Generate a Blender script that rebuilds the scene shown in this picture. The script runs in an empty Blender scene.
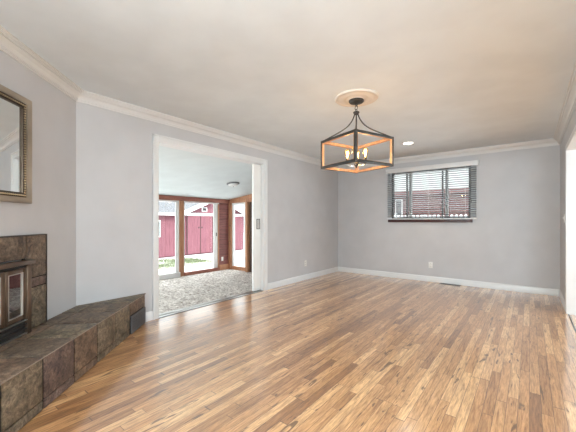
import bpy, bmesh, math, random
from mathutils import Vector, Matrix
random.seed(7)
S = bpy.context.scene
COL = S.collection
PI = math.pi

# ------------------------------------------------------------------ camera
F_PX = 307.0
YAW = math.radians(38.2)
CAM_Z = 1.165
cd = bpy.data.cameras.new('camera'); cam = bpy.data.objects.new('camera', cd); COL.objects.link(cam)
cd.sensor_width = 36.0; cd.lens = F_PX / 576.0 * 36.0; cd.shift_y = 5.0 / 576.0
cd.clip_start = 0.02; cd.clip_end = 200
cam.location = (0, 0, CAM_Z); cam.rotation_euler = (PI / 2, 0, YAW)
S.camera = cam

# ------------------------------------------------------------------ sky
W = bpy.data.worlds.new('sky'); S.world = W; W.use_nodes = True
bg = W.node_tree.nodes['Background']
# overcast sky: brighter towards the zenith than at the horizon
_wt = W.node_tree; _tc = _wt.nodes.new('ShaderNodeTexCoord'); _sp = _wt.nodes.new('ShaderNodeSeparateXYZ'); _rp = _wt.nodes.new('ShaderNodeValToRGB')
_wt.links.new(_tc.outputs['Generated'], _sp.inputs[0]); _wt.links.new(_sp.outputs['Z'], _rp.inputs[0]); _wt.links.new(_rp.outputs[0], bg.inputs['Color'])
_rp.color_ramp.elements[0].position = 0.0; _rp.color_ramp.elements[0].color = (0.155, 0.163, 0.168, 1)
_rp.color_ramp.elements[1].position = 0.75; _rp.color_ramp.elements[1].color = (0.88, 0.94, 1.0, 1)
_e = _rp.color_ramp.elements.new(0.2); _e.color = (0.22, 0.232, 0.24, 1)
bg.inputs['Strength'].default_value = 4.0
# ------------------------------------------------------------------ sun
sl = bpy.data.lights.new('sun', 'SUN'); sl.energy = 2.2; sl.angle = math.radians(4); sl.color = (1, 0.95, 0.87)
sun = bpy.data.objects.new('sun', sl); COL.objects.link(sun)
sun.rotation_euler = Vector((-0.6, 0.25, -0.76)).to_track_quat('-Z', 'Y').to_euler()
# ------------------------------------------------------------------ fill lamps added outside out-of-view windows to brighten the rooms
def area(name, loc, d, sx, sy, power, color):
    l = bpy.data.lights.new(name, 'AREA'); l.shape = 'RECTANGLE'; l.size = sx; l.size_y = sy; l.energy = power; l.color = color
    o = bpy.data.objects.new(name, l); COL.objects.link(o); o.location = loc
    o.rotation_euler = Vector(d).to_track_quat('-Z', 'Z').to_euler()
    return o
area('fill_side_room', (3.80, 5.1, 1.5), (-1, 0, .3), 2.0, 1.3, 88, (0.80, 0.91, 1.0))
area('fill_side_room_rear', (3.80, 0.0, 1.5), (-1, .3, .1), 1.6, 1.3, 12, (0.76, 0.88, 1.0))
area('fill_rear', (-0.35, -1.40, 1.5), (.35, 1, .1), 1.1, 1.3, 108, (0.86, 0.94, 1.0))
area('fill_side_room_end', (1.9, -1.40, 1.5), (-.3, 1, .1), 2.2, 1.3, 98, (0.70, 0.86, 1.0))  # added lamp, lifts the back wall through the wide opening
area('fill_sunroom', (-7.55, 1.1, .75), (1, 0, .25), 3.5, 1.8, 62, (0.93, 0.97, 1.0))  # added lamp outside the out-of-view sliding doors
area('fill_sunroom_end', (-5.5, -1.36, .95), (0, 1, .15), 2.6, 1.2, 45, (0.93, 0.97, 1.0))  # added lamp, brightens the sunroom from its hidden end
# ------------------------------------------------------------------ exposure
S.view_settings.view_transform = 'Standard'; S.view_settings.look = 'None'
S.view_settings.exposure = 0.98; S.view_settings.gamma = 1.0; S.view_settings.use_curve_mapping = False
S.cycles.use_denoising = True
S.cycles.max_bounces = 10; S.cycles.diffuse_bounces = 6; S.cycles.glossy_bounces = 5; S.cycles.transparent_max_bounces = 16
S.cycles.sample_clamp_indirect = 6; S.cycles.caustics_reflective = False; S.cycles.caustics_refractive = False

# ================================================================== materials
class N:
    def __init__(self, name):
        self.m = bpy.data.materials.new(name); self.m.use_nodes = True
        self.t = self.m.node_tree; self.b = self.t.nodes['Principled BSDF']
    def n(self, typ, **kw):
        x = self.t.nodes.new(typ)
        for k, v in kw.items(): setattr(x, k, v)
        return x
    def put(self, sock, v):
        if isinstance(v, bpy.types.NodeSocket): self.t.links.new(v, sock)
        else: sock.default_value = v
    def math(self, op, a, b=0.0, c=None):
        x = self.n('ShaderNodeMath', operation=op); self.put(x.inputs[0], a); self.put(x.inputs[1], b)
        if c is not None: self.put(x.inputs[2], c)
        return x.outputs[0]
    def mix(self, f, a, b, mode='MIX'):
        x = self.n('ShaderNodeMix', data_type='RGBA', blend_type=mode)
        self.put(x.inputs[0], f); self.put(x.inputs[6], a); self.put(x.inputs[7], b)
        return x.outputs[2]
    def ramp(self, f, stops):
        x = self.n('ShaderNodeValToRGB'); self.put(x.inputs[0], f)
        e = x.color_ramp.elements
        while len(e) < len(stops): e.new(0.5)
        for i, (p, c) in enumerate(stops): e[i].position = p; e[i].color = (*c, 1) if len(c) == 3 else c
        return x.outputs[0]
    def coord(self, scale=(1, 1, 1), loc=(0, 0, 0)):
        c = self.n('ShaderNodeTexCoord'); mp = self.n('ShaderNodeMapping')
        self.t.links.new(c.outputs['Object'], mp.inputs[0]); mp.inputs['Scale'].default_value = scale; mp.inputs['Location'].default_value = loc
        return mp.outputs[0]
    def noise(self, vec, scale, detail=4, rough=0.5, dist=0.0):
        x = self.n('ShaderNodeTexNoise'); self.put(x.inputs['Vector'], vec)
        x.inputs['Scale'].default_value = scale; x.inputs['Detail'].default_value = detail
        x.inputs['Roughness'].default_value = rough; x.inputs['Distortion'].default_value = dist
        return x.outputs[0]
    def bump(self, h, strength=0.3, dist=0.01):
        x = self.n('ShaderNodeBump'); self.put(x.inputs['Height'], h)
        x.inputs['Strength'].default_value = strength; x.inputs['Distance'].default_value = dist
        self.t.links.new(x.outputs[0], self.b.inputs['Normal'])
    def set(self, color=None, rough=None, metal=None, spec=None):
        if color is not None: self.put(self.b.inputs['Base Color'], color if isinstance(color, bpy.types.NodeSocket) else (*color[:3], 1))
        if rough is not None: self.put(self.b.inputs['Roughness'], rough)
        if metal is not None: self.put(self.b.inputs['Metallic'], metal)
        if spec is not None: self.put(self.b.inputs['Specular IOR Level'], spec)
        return self

def paint(name, c, rough=0.5, nscale=90, bump=0.06, metal=0.0, var=0.03):
    k = N(name); v = k.coord()
    n = k.noise(v, 3.0, 3)
    lo = tuple(x * (1 - var) for x in c); hi = tuple(min(1, x * (1 + var)) for x in c)
    k.set(k.ramp(n, [(0.35, lo), (0.65, hi)]), rough, metal)
    if bump: k.bump(k.noise(v, nscale, 2), bump, 0.002)
    return k.m

M = {}
M['wall'] = paint('wall_paint', (0.53, 0.525, 0.53), 0.55)
M['ceil'] = paint('ceiling_paint', (0.71, 0.765, 0.80), 0.7, 60, 0.08)
M['sunceil'] = paint('sunroom_ceiling_paint', (0.68, 0.74, 0.75), 0.6, 8, 0.1, var=0.03)
M['trim'] = paint('trim_paint', (0.72, 0.725, 0.72), 0.35, bump=0.0, var=0.01)
M['crown'] = paint('crown_paint', (0.67, 0.665, 0.65), 0.4, bump=0.0, var=0.01)
M['plate'] = paint('outlet_plastic', (0.78, 0.76, 0.72), 0.3, bump=0, var=0.0)
M['slot'] = paint('dark_slot', (0.06, 0.055, 0.05), 0.5, bump=0)
M['vinyl'] = paint('white_vinyl', (0.80, 0.80, 0.78), 0.35, bump=0)
M['bronze'] = paint('dark_bronze_metal', (0.10, 0.085, 0.075), 0.38, 200, 0.05, metal=0.7, var=0.15)
M['gunmetal'] = paint('gunmetal', (0.06, 0.055, 0.05), 0.42, 200, 0.05, metal=0.6, var=0.15)
M['blacksteel'] = paint('black_steel', (0.035, 0.033, 0.032), 0.4, bump=0, metal=0.4)
M['ashsteel'] = paint('grey_vent_metal', (0.15, 0.15, 0.16), 0.5, bump=0, metal=0.3)
M['brass'] = paint('antique_brass', (0.20, 0.14, 0.10), 0.34, 150, 0.08, metal=0.85, var=0.2)
M['nickel'] = paint('brushed_nickel', (0.62, 0.60, 0.57), 0.28, bump=0, metal=0.9)
M['champagne'] = paint('champagne_leaf', (0.38, 0.315, 0.245), 0.36, 60, 0.3, metal=0.55, var=0.22)
M['bead'] = paint('dark_gilt', (0.075, 0.05, 0.032), 0.35, 60, 0.2, metal=0.6, var=0.3)
M['beadlite'] = paint('gilt_bead', (0.50, 0.38, 0.24), 0.35, 60, 0.2, metal=0.6, var=0.3)
M['blind'] = paint('blind_slat', (0.24, 0.245, 0.245), 0.4, bump=0)
M['valance'] = paint('blind_valance', (0.74, 0.74, 0.73), 0.4, bump=0)
M['darksill'] = paint('painted_red_sill', (0.05, 0.010, 0.009), 0.4, bump=0)
M['winframe'] = paint('window_frame_aluminium', (0.06, 0.062, 0.062), 0.4, bump=0, metal=0.3)
M['ashvinyl'] = paint('grey_vinyl', (0.42, 0.42, 0.41), 0.4, bump=0)
M['concrete'] = paint('patio_concrete', (0.70, 0.69, 0.68), 0.9, 30, 0.3, var=0.1)
M['whitewash'] = paint('white_exterior_paint', (0.84, 0.84, 0.84), 0.6, bump=0)
M['fenceWhite'] = paint('white_fence_paint', (0.80, 0.81, 0.82), 0.6, bump=0)
M['darkpane'] = paint('dark_window_pane', (0.05, 0.08, 0.09), 0.15, bump=0)
M['blade'] = paint('grass_blade', (0.15, 0.18, 0.10), 0.8, bump=0, var=0.3)
M['plaster'] = paint('medallion_plaster', (0.66, 0.61, 0.55), 0.5, 90, 0.1)
M['outer'] = paint('render_outside', (0.5, 0.45, 0.42), 0.9)

def wood(name, lo, hi, axis, rough=0.5, bump=0.2):
    k = N(name); sc = [14, 14, 14]; sc[axis] = 1.0
    v = k.coord(tuple(sc)); n = k.noise(v, 2.2, 6, 0.6, 0.8)
    k.set(k.ramp(n, [(0.3, lo), (0.7, hi)]), rough); k.bump(n, bump, 0.003)
    return k.m
M['redbeam'] = wood('red_stained_wood', (0.24, 0.085, 0.06), (0.42, 0.17, 0.12), 1)
M['cedar'] = wood('orange_cedar', (0.36, 0.16, 0.08), (0.58, 0.30, 0.17), 2)
M['siding'] = wood('red_board_siding', (0.15, 0.05, 0.045), (0.30, 0.115, 0.10), 1, 0.6)
M['gap'] = paint('board_gap', (0.04, 0.018, 0.016), 0.8, bump=0)
M['darkwood'] = wood('dark_brown_wood', (0.045, 0.02, 0.012), (0.10, 0.05, 0.03), 2)
M['lampwood'] = wood('lamp_inner_wood', (0.40, 0.20, 0.10), (0.66, 0.38, 0.20), 2, 0.4, 0.05)
M['shedred'] = wood('faded_red_boards', (0.14, 0.045, 0.062), (0.235, 0.092, 0.115), 2, 0.8)
M['houseRed'] = wood('brick_red_siding', (0.10, 0.033, 0.033), (0.16, 0.058, 0.055), 0, 0.7)

# roof shingles
k = N('grey_shingles'); v = k.coord()
br = k.n('ShaderNodeTexBrick'); k.put(br.inputs['Vector'], k.coord((1, 1, 1)))
br.inputs['Color1'].default_value = (0.03, 0.03, 0.033, 1); br.inputs['Color2'].default_value = (0.09, 0.09, 0.095, 1)
br.inputs['Mortar'].default_value = (0.2, 0.2, 0.21, 1); br.inputs['Scale'].default_value = 4
k.set(br.outputs['Color'], 0.9); M['shingle'] = k.m

# slate (several natural colours of the same stone)
def slate(name, cols, seed):
    k = N(name); v = k.coord(loc=(seed * 3.1, seed * 1.7, seed * 0.9))
    n1 = k.noise(v, 9.0, 8, 0.72, 0.9); n2 = k.noise(v, 34.0, 6, 0.75, 0.6)
    base = k.ramp(n1, [(0.30, cols[0]), (0.45, cols[1]), (0.56, cols[2]), (0.72, cols[3])])
    spk = k.ramp(n2, [(0.38, (0.30, 0.27, 0.26)), (0.62, (1.65, 1.6, 1.52))])
    k.set(k.mix(0.75, base, spk, 'MULTIPLY'), k.math('ADD', k.math('MULTIPLY', n2, 0.3), 0.42))
    h = k.math('ADD', k.math('MULTIPLY', n1, 0.8), k.math('MULTIPLY', n2, 0.35))
    k.bump(h, 0.7, 0.008)
    return k.m
SL = [
    slate('slate_brown', [(0.045, 0.032, 0.025), (0.12, 0.085, 0.06), (0.17, 0.125, 0.09), (0.25, 0.19, 0.14)], 1),
    slate('slate_olive', [(0.06, 0.048, 0.033), (0.13, 0.105, 0.072), (0.21, 0.165, 0.115), (0.30, 0.24, 0.18)], 2),
    slate('slate_plum', [(0.05, 0.035, 0.034), (0.11, 0.075, 0.066), (0.15, 0.10, 0.082), (0.34, 0.29, 0.25)], 3),
    slate('slate_rust', [(0.06, 0.036, 0.026), (0.15, 0.10, 0.068), (0.19, 0.13, 0.09), (0.30, 0.22, 0.155)], 4),
]
M['grout'] = paint('dark_grout', (0.012, 0.010, 0.009), 0.9, 200, 0.3)
M['edge'] = paint('stone_edge', (0.30, 0.24, 0.19), 0.6, 100, 0.3, var=0.2)

# glass: clear pane that both transmits and reflects
def glass(name, tint=(1, 1, 1), base=0.0, rough=0.0):
    k = N(name); t = k.t; t.nodes.remove(k.b)
    out = [x for x in t.nodes if x.type == 'OUTPUT_MATERIAL'][0]
    tr = t.nodes.new('ShaderNodeBsdfTransparent'); tr.inputs[0].default_value = (*tint, 1)
    gl = t.nodes.new('ShaderNodeBsdfGlossy'); gl.inputs['Roughness'].default_value = rough
    fr = t.nodes.new('ShaderNodeFresnel'); ge = t.nodes.new('ShaderNodeNewGeometry')
    t.links.new(k.math('SUBTRACT', 1.5, k.math('MULTIPLY', ge.outputs['Backfacing'], 1.5 - 1/1.5)), fr.inputs[0])
    ad = k.math('ADD', fr.outputs[0], base)
    mx = t.nodes.new('ShaderNodeMixShader'); t.links.new(ad, mx.inputs[0])
    t.links.new(tr.outputs[0], mx.inputs[1]); t.links.new(gl.outputs[0], mx.inputs[2]); t.links.new(mx.outputs[0], out.inputs[0])
    return k.m
M['glass'] = glass('window_glass', (0.97, 0.99, 0.98))
M['fireglass'] = glass('smoked_fire_glass', (0.12, 0.12, 0.12), 0.42, 0.02)
M['bulbglass'] = glass('bulb_glass', (1.0, 0.86, 0.62))
k = N('mirror_silver'); k.set((0.88, 0.90, 0.89), 0.01, 1.0); M['mirror'] = k.m
def emit(name, c, s):
    k = N(name); k.set((0.8, 0.8, 0.8), 0.5); k.b.inputs['Emission Color'].default_value = (*c, 1); k.b.inputs['Emission Strength'].default_value = s; return k.m
M['filament'] = emit('glowing_filament', (1.0, 0.62, 0.25), 10)
M['glowbulb'] = emit('glowing_bulb_core', (1.0, 0.80, 0.48), 5)
M['downlight'] = emit('lit_downlight_lens', (1.0, 0.93, 0.82), 6)
M['lens'] = paint('frosted_lens', (0.75, 0.75, 0.73), 0.3, bump=0)

# hardwood planks running along Y
k = N('oak_strip_floor')
tc = k.n('ShaderNodeTexCoord'); sp = k.n('ShaderNodeSeparateXYZ'); k.t.links.new(tc.outputs['Object'], sp.inputs[0])
X, Y = sp.outputs[0], sp.outputs[1]
PW = 0.0572
xr = k.math('DIVIDE', X, PW); row = k.math('FLOOR', xr); fx = k.math('SUBTRACT', xr, row)
wn = k.n('ShaderNodeTexWhiteNoise', noise_dimensions='1D'); k.put(wn.inputs['W'], row)
L = k.math('ADD', k.math('MULTIPLY', wn.outputs[0], 0.6), 0.55)
wn2 = k.n('ShaderNodeTexWhiteNoise', noise_dimensions='1D'); k.put(wn2.inputs['W'], k.math('ADD', row, 37.3))
yr = k.math('ADD', k.math('DIVIDE', Y, L), k.math('MULTIPLY', wn2.outputs[0], 9.0))
wob = k.n('ShaderNodeTexNoise', noise_dimensions='2D'); cw = k.n('ShaderNodeCombineXYZ'); k.put(cw.inputs[0], k.math('MULTIPLY', row, 7.7)); k.put(cw.inputs[1], yr)
k.put(wob.inputs['Vector'], cw.outputs[0]); wob.inputs['Scale'].default_value = 0.6; wob.inputs['Detail'].default_value = 0
yr = k.math('ADD', yr, k.math('MULTIPLY', wob.outputs[0], 1.6))
pl = k.math('FLOOR', yr); fy = k.math('SUBTRACT', yr, pl)
cid = k.n('ShaderNodeCombineXYZ'); k.put(cid.inputs[0], row); k.put(cid.inputs[1], pl)
wc = k.n('ShaderNodeTexWhiteNoise', noise_dimensions='2D'); k.put(wc.inputs['Vector'], cid.outputs[0])
rnd = wc.outputs[0]
sc3 = k.n('ShaderNodeSeparateXYZ'); k.put(sc3.inputs[0], wc.outputs[1])
base = k.ramp(rnd, [(0.0, (0.25, 0.122, 0.055)), (0.14, (0.37, 0.198, 0.092)), (0.42, (0.46, 0.26, 0.130)), (0.7, (0.53, 0.318, 0.168)), (0.92, (0.64, 0.42, 0.245))])
gv = k.n('ShaderNodeCombineXYZ')
k.put(gv.inputs[0], k.math('ADD', k.math('MULTIPLY', X, 30.0), k.math('MULTIPLY', rnd, 60.0)))
k.put(gv.inputs[1], k.math('ADD', k.math('MULTIPLY', Y, 2.3), k.math('MULTIPLY', sc3.outputs[1], 50.0)))
g1 = k.noise(gv.outputs[0], 1.0, 6, 0.65, 1.6)
g2 = k.noise(gv.outputs[0], 4.0, 5, 0.7, 0.5)
gr = k.ramp(g1, [(0.30, (0.42, 0.32, 0.25)), (0.44, (0.84, 0.80, 0.75)), (0.60, (1.12, 1.12, 1.12))])
c1 = k.mix(0.9, base, gr, 'MULTIPLY')
c2 = k.mix(0.58, c1, k.ramp(g2, [(0.36, (0.45, 0.37, 0.31)), (0.58, (1.16, 1.16, 1.16))]), 'MULTIPLY')
# dark mineral streaks and knots on some boards
kv = k.n('ShaderNodeCombineXYZ')
k.put(kv.inputs[0], k.math('ADD', k.math('MULTIPLY', X, 22.0), k.math('MULTIPLY', sc3.outputs[2], 40.0)))
k.put(kv.inputs[1], k.math('ADD', k.math('MULTIPLY', Y, 3.4), k.math('MULTIPLY', rnd, 70.0)))
kn = k.noise(kv.outputs[0], 1.0, 3, 0.5, 1.2)
ks = k.ramp(kn, [(0.63, (0, 0, 0)), (0.69, (1, 1, 1))])
c3 = k.mix(k.math('MULTIPLY', ks, 0.85), c2, (0.085, 0.04, 0.02, 1))
ex = k.math('MINIMUM', fx, k.math('SUBTRACT', 1.0, fx)); ey = k.math('MULTIPLY', k.math('MINIMUM', fy, k.math('SUBTRACT', 1.0, fy)), 10.0)
seam = k.math('LESS_THAN', k.math('MINIMUM', ex, ey), 0.026)
c4 = k.mix(k.math('MULTIPLY', seam, 0.7), k.mix(1.0, c3, (1.34, 1.22, 1.0, 1), 'MULTIPLY'), (0.07, 0.035, 0.02, 1))
k.set(c4, 0.30)
k.b.inputs['Specular IOR Level'].default_value = 0.6
k.b.inputs['Coat Weight'].default_value = 1.0; k.b.inputs['Coat Roughness'].default_value = 0.16; k.b.inputs['Coat IOR'].default_value = 2.6
lo = k.noise(k.coord((1, 1, 1)), 9.0, 2)
hh = k.math('ADD', k.math('ADD', k.math('MULTIPLY', g1, 0.25), k.math('MULTIPLY', sc3.outputs[0], 0.35)), k.math('MULTIPLY', lo, 0.35))
hh = k.math('SUBTRACT', hh, k.math('MULTIPLY', seam, 0.6))
k.bump(hh, 0.10, 0.004)
bmp = [x for x in k.t.nodes if x.type == 'BUMP'][0]; k.t.links.new(bmp.outputs[0], k.b.inputs['Coat Normal'])
M['oak'] = k.m

# flecked carpet
k = N('flecked_carpet'); v = k.coord()
n1 = k.noise(v, 22.0, 4, 0.75); n2 = k.noise(k.coord((1.0, 1.6, 1)), 3.0, 3, 0.6); n3 = k.noise(v, 90.0, 2, 0.6)
cc = k.ramp(n1, [(0.34, (0.20, 0.155, 0.125)), (0.47, (0.52, 0.46, 0.41)), (0.60, (0.84, 0.79, 0.74))])
cc = k.mix(0.5, cc, k.ramp(n2, [(0.35, (0.7, 0.68, 0.67)), (0.65, (1.15, 1.15, 1.15))]), 'MULTIPLY')
k.set(cc, 0.95, 0, 0.1); k.bump(k.math('ADD', n1, n3), 0.8, 0.012); M['carpet'] = k.m

# winter yard
k = N('yard_ground'); v = k.coord(); n = k.noise(v, 1.2, 5, 0.6)
k.set(k.ramp(n, [(0.35, (0.58, 0.57, 0.55)), (0.6, (0.78, 0.78, 0.78))]), 0.95); M['yard'] = k.m
k = N('turf_soil'); v = k.coord(); n = k.noise(v, 4.5, 5, 0.7)
k.set(k.ramp(n, [(0.38, (0.13, 0.15, 0.09)), (0.52, (0.30, 0.30, 0.22)), (0.66, (0.70, 0.70, 0.66))]), 0.95); M['turf'] = k.m

# ================================================================== mesh helpers
class MB:
    def __init__(s): s.bm = bmesh.new(); s.mi = 0
    def quad(s, pts, mi=None):
        f = s.bm.faces.new([s.bm.verts.new(p) for p in pts]); f.material_index = s.mi if mi is None else mi; return f
    def box(s, a, b, mi=None, bev=0.0):
        x0, y0, z0 = [min(p, q) for p, q in zip(a, b)]; x1, y1, z1 = [max(p, q) for p, q in zip(a, b)]
        v = [s.bm.verts.new(p) for p in ((x0,y0,z0),(x1,y0,z0),(x1,y1,z0),(x0,y1,z0),(x0,y0,z1),(x1,y0,z1),(x1,y1,z1),(x0,y1,z1))]
        fs = [s.bm.faces.new([v[i] for i in q]) for q in ((0,3,2,1),(4,5,6,7),(0,1,5,4),(1,2,6,5),(2,3,7,6),(3,0,4,7))]
        for f in fs: f.material_index = s.mi if mi is None else mi
        if bev > 0:
            es = list({e for f in fs for e in f.edges})
            r = bmesh.ops.bevel(s.bm, geom=es, offset=bev, segments=2, affect='EDGES', profile=0.5)
            for f in r['faces']: f.material_index = s.mi if mi is None else mi
    def bar(s, p, q, w, h, up=(0, 0, 1), mi=None):
        p = Vector(p); q = Vector(q); d = (q - p).normalized(); u = Vector(up)
        r = d.cross(u)
        if r.length < 1e-5: r = d.cross(Vector((1, 0, 0)))
        r.normalize(); u = r.cross(d)
        v = []
        for c in (p, q):
            for a, b in ((-1,-1),(1,-1),(1,1),(-1,1)): v.append(s.bm.verts.new(c + r * a * w / 2 + u * b * h / 2))
        for qd in ((3,2,1,0),(4,5,6,7),(0,1,5,4),(1,2,6,5),(2,3,7,6),(3,0,4,7)):
            f = s.bm.faces.new([v[i] for i in qd]); f.material_index = s.mi if mi is None else mi
    def prism(s, poly, z0, z1, mi=None):
        a = [s.bm.verts.new((x, y, z0)) for x, y in poly]; b = [s.bm.verts.new((x, y, z1)) for x, y in poly]
        fs = [s.bm.faces.new(a[::-1]), s.bm.faces.new(b)]; n = len(poly)
        for i in range(n): fs.append(s.bm.faces.new((a[i], a[(i+1) % n], b[(i+1) % n], b[i])))
        for f in fs: f.material_index = s.mi if mi is None else mi
    def extr(s, poly3, vec, mi=None):
        vec = Vector(vec); a = [s.bm.verts.new(p) for p in poly3]; b = [s.bm.verts.new(Vector(p) + vec) for p in poly3]
        fs = [s.bm.faces.new(a[::-1]), s.bm.faces.new(b)]; n = len(a)
        for i in range(n): fs.append(s.bm.faces.new((a[i], a[(i+1) % n], b[(i+1) % n], b[i])))
        for f in fs: f.material_index = s.mi if mi is None else mi
    def tube(s, pts, r, seg=10, mi=None, cap=True, closed=False):
        pts = [Vector(p) for p in pts]; rings = []; n = len(pts)
        rr = r if isinstance(r, (list, tuple)) else [r] * n
        ref = None
        for i, p in enumerate(pts):
            if closed: d = pts[(i+1) % n] - pts[i-1]
            else: d = pts[min(i+1, n-1)] - pts[max(i-1, 0)]
            d.normalize()
            if ref is None: ref = d.orthogonal().normalized()
            ref = (ref - d * ref.dot(d)).normalized(); b = d.cross(ref)
            rings.append([s.bm.verts.new(p + (ref * math.cos(2*PI*j/seg) + b * math.sin(2*PI*j/seg)) * rr[i]) for j in range(seg)])
        m = n if closed else n - 1
        for i in range(m):
            A, B = rings[i], rings[(i+1) % n]
            for j in range(seg):
                f = s.bm.faces.new((A[j], A[(j+1) % seg], B[(j+1) % seg], B[j])); f.smooth = True; f.material_index = s.mi if mi is None else mi
        if cap and not closed:
            for R_ in (rings[0][::-1], rings[-1]):
                f = s.bm.faces.new(R_); f.material_index = s.mi if mi is None else mi
    def lathe(s, prof, c=(0, 0, 0), seg=32, mi=None):
        rings = []
        for r, z in prof:
            if r < 1e-6: rings.append([s.bm.verts.new((c[0], c[1], c[2] + z))])
            else: rings.append([s.bm.verts.new((c[0] + r*math.cos(2*PI*j/seg), c[1] + r*math.sin(2*PI*j/seg), c[2] + z)) for j in range(seg)])
        for A, B in zip(rings[:-1], rings[1:]):
            for j in range(seg):
                a = [A[j % len(A)], A[(j+1) % len(A)], B[(j+1) % len(B)], B[j % len(B)]]
                a = list(dict.fromkeys(a))
                if len(a) > 2:
                    f = s.bm.faces.new(a); f.smooth = True; f.material_index = s.mi if mi is None else mi
    def build(s, name, mats, parent=None, sharp=35):
        bmesh.ops.recalc_face_normals(s.bm, faces=s.bm.faces[:])
        me = bpy.data.meshes.new(name); s.bm.to_mesh(me); s.bm.free()
        for m in (mats if isinstance(mats, (list, tuple)) else [mats]): me.materials.append(m)
        me.set_sharp_from_angle(angle=math.radians(sharp))
        o = bpy.data.objects.new(name, me); COL.objects.link(o)
        if parent: o.parent = parent
        return o

def tag(o, label, cat, group=None):
    o['label'] = label; o['category'] = cat
    if group: o['group'] = group
    return o
def thing(name, label, cat, loc=(0, 0, 0), rz=0.0, group=None):
    o = bpy.data.objects.new(name, None); COL.objects.link(o); o.empty_display_size = 0.1
    o.location = loc; o.rotation_euler = (0, 0, rz); return tag(o, label, cat, group)
def struct(o, label=None):
    o['kind'] = 'structure'
    if label: o['label'] = label
    return o
def copy_tree(o, parent=None):
    c = o.copy(); COL.objects.link(c)
    if parent is not None: c.parent = parent
    for ch in list(o.children): copy_tree(ch, c)
    return c

def sweep_wall(pts, closed, profile, seg_i, trim0=None, trim1=None):
    """mitred run of moulding along wall segment seg_i of an outline (interior on the left)"""
    n = len(pts)
    def line_n(i):
        a = Vector(pts[i % n]); b = Vector(pts[(i+1) % n]); d = (b - a).normalized(); return a, d, Vector((-d.y, d.x))
    a, d, nn = line_n(seg_i)
    def corner(i_prev, i_next, off):
        a1, d1, n1 = line_n(i_prev); a2, d2, n2 = line_n(i_next)
        p1 = a1 + n1 * off; p2 = a2 + n2 * off
        cr = d1.x * d2.y - d1.y * d2.x
        t = ((p2 - p1).x * d2.y - (p2 - p1).y * d2.x) / cr
        return p1 + d1 * t
    b = Vector(pts[(seg_i+1) % n]); ln = (b - a).length
    mb = MB(); A = []; B = []
    for off, z in profile:
        p = (a + d * trim0 + nn * off) if trim0 is not None else corner(seg_i - 1, seg_i, off)
        q = (a + d * trim1 + nn * off) if trim1 is not None else corner(seg_i, seg_i + 1, off)
        A.append(mb.bm.verts.new((p.x, p.y, z))); B.append(mb.bm.verts.new((q.x, q.y, z)))
    m = len(profile)
    for i in range(m): mb.bm.faces.new((A[i], A[(i+1) % m], B[(i+1) % m], B[i]))
    mb.bm.faces.new(A[::-1]); mb.bm.faces.new(B)
    return mb

# ================================================================== room shell
XL, XR, YB, YR = -3.5, 0.371, 6.33, -1.18
ZC = 2.44
TH = 0.14
A_ = (-3.5, 1.083); LFW = 3.2
B0 = (A_[0] + LFW * math.sqrt(.5), A_[1] - LFW * math.sqrt(.5))
OUT = [A_, B0, (XR, B0[1]), (XR, YB), (XL, YB)]
YR = B0[1]
D0, D1, DH = 1.93, 3.77, 2.11           # doorway to the sunroom
OP0, OP1, OPH = -0.62, 5.18, 2.05       # wide opening to the side room
WX0, WX1, WZ0, WZ1 = -2.26, -0.83, 1.205, 2.15
SRX = 3.6

mb = MB(); mb.box((XL, YR - TH, -0.12), (SRX, YB, 0.0)); struct(mb.build('floor', M['oak']), 'honey coloured oak strip floor')
mb = MB(); mb.box((XL - TH, YR - TH - .1, ZC), (SRX + TH, YB + TH, ZC + 0.18)); struct(mb.build('ceiling', M['ceil']), 'smooth off white ceiling')
mb = MB()
mb.box((XL - TH, YR - TH, -0.42), (XL, D0 - .015, ZC))
mb.box((XL - TH, D0 - .015, DH + .015), (XL, D1 + .015, ZC))
mb.box((XL - TH, D0 - .015, -0.42), (XL, D1 + .015, -0.012))
mb.box((XL - .045, D1 + .015, 0), (XL, 5.75, ZC)); mb.box((XL - TH, D1 + .015, -.42), (XL - .095, 5.75, ZC))
mb.box((XL - .095, D1 + .015, 2.125), (XL - .045, 5.75, ZC)); mb.box((XL - .095, D1 + .015, -.42), (XL - .045, 5.75, 0.0))
mb.box((XL - TH, 5.75, -.42), (XL, YB + TH, ZC))
struct(mb.build('wall_left', M['wall']), 'greige painted wall with the sunroom doorway')
mb = MB()
mb.box((XL, YB, -.42), (WX0, YB + TH, ZC)); mb.box((WX1, YB, -.42), (SRX + TH, YB + TH, ZC))
mb.box((WX0, YB, -.42), (WX1, YB + TH, WZ0)); mb.box((WX0, YB, WZ1), (WX1, YB + TH, ZC))
struct(mb.build('wall_back', M['wall']), 'grey painted wall with the small window')
mb = MB()
mb.box((XR, OP1 + .012, 0), (XR + TH, YB, ZC)); mb.box((XR, OP0 - .012, OPH + .012), (XR + TH, OP1 + .012, ZC)); mb.box((XR, YR, 0), (XR + TH, OP0 - .012, ZC))
struct(mb.build('wall_right', M['wall']), 'grey painted wall stub beside the wide opening')
FA = -PI / 4                            # fireplace wall frame: x along the wall, y into the room
mb = MB(); mb.box((0, -TH, 0), (LFW, 0, ZC))
o = struct(mb.build('wall_fireplace', M['wall']), 'angled greige wall behind the fireplace'); o.location = (A_[0], A_[1], 0); o.rotation_euler = (0, 0, FA)
mb = MB()
RW0, RW1 = -0.95, 0.25
mb.box((B0[0] - .25, YR - TH, 0), (RW0, YR, ZC)); mb.box((RW1, YR - TH, 0), (.8, YR, ZC)); mb.box((3.0, YR - TH, 0), (SRX + TH, YR, ZC)); mb.box((.8, YR - TH, 0), (3.0, YR, .85)); mb.box((.8, YR - TH, 2.15), (3.0, YR, ZC)); mb.box((RW0, YR - TH, 0), (RW1, YR, .85)); mb.box((RW0, YR - TH, 2.15), (RW1, YR, ZC))
struct(mb.build('wall_rear', M['wall']))
mb = MB()
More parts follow.
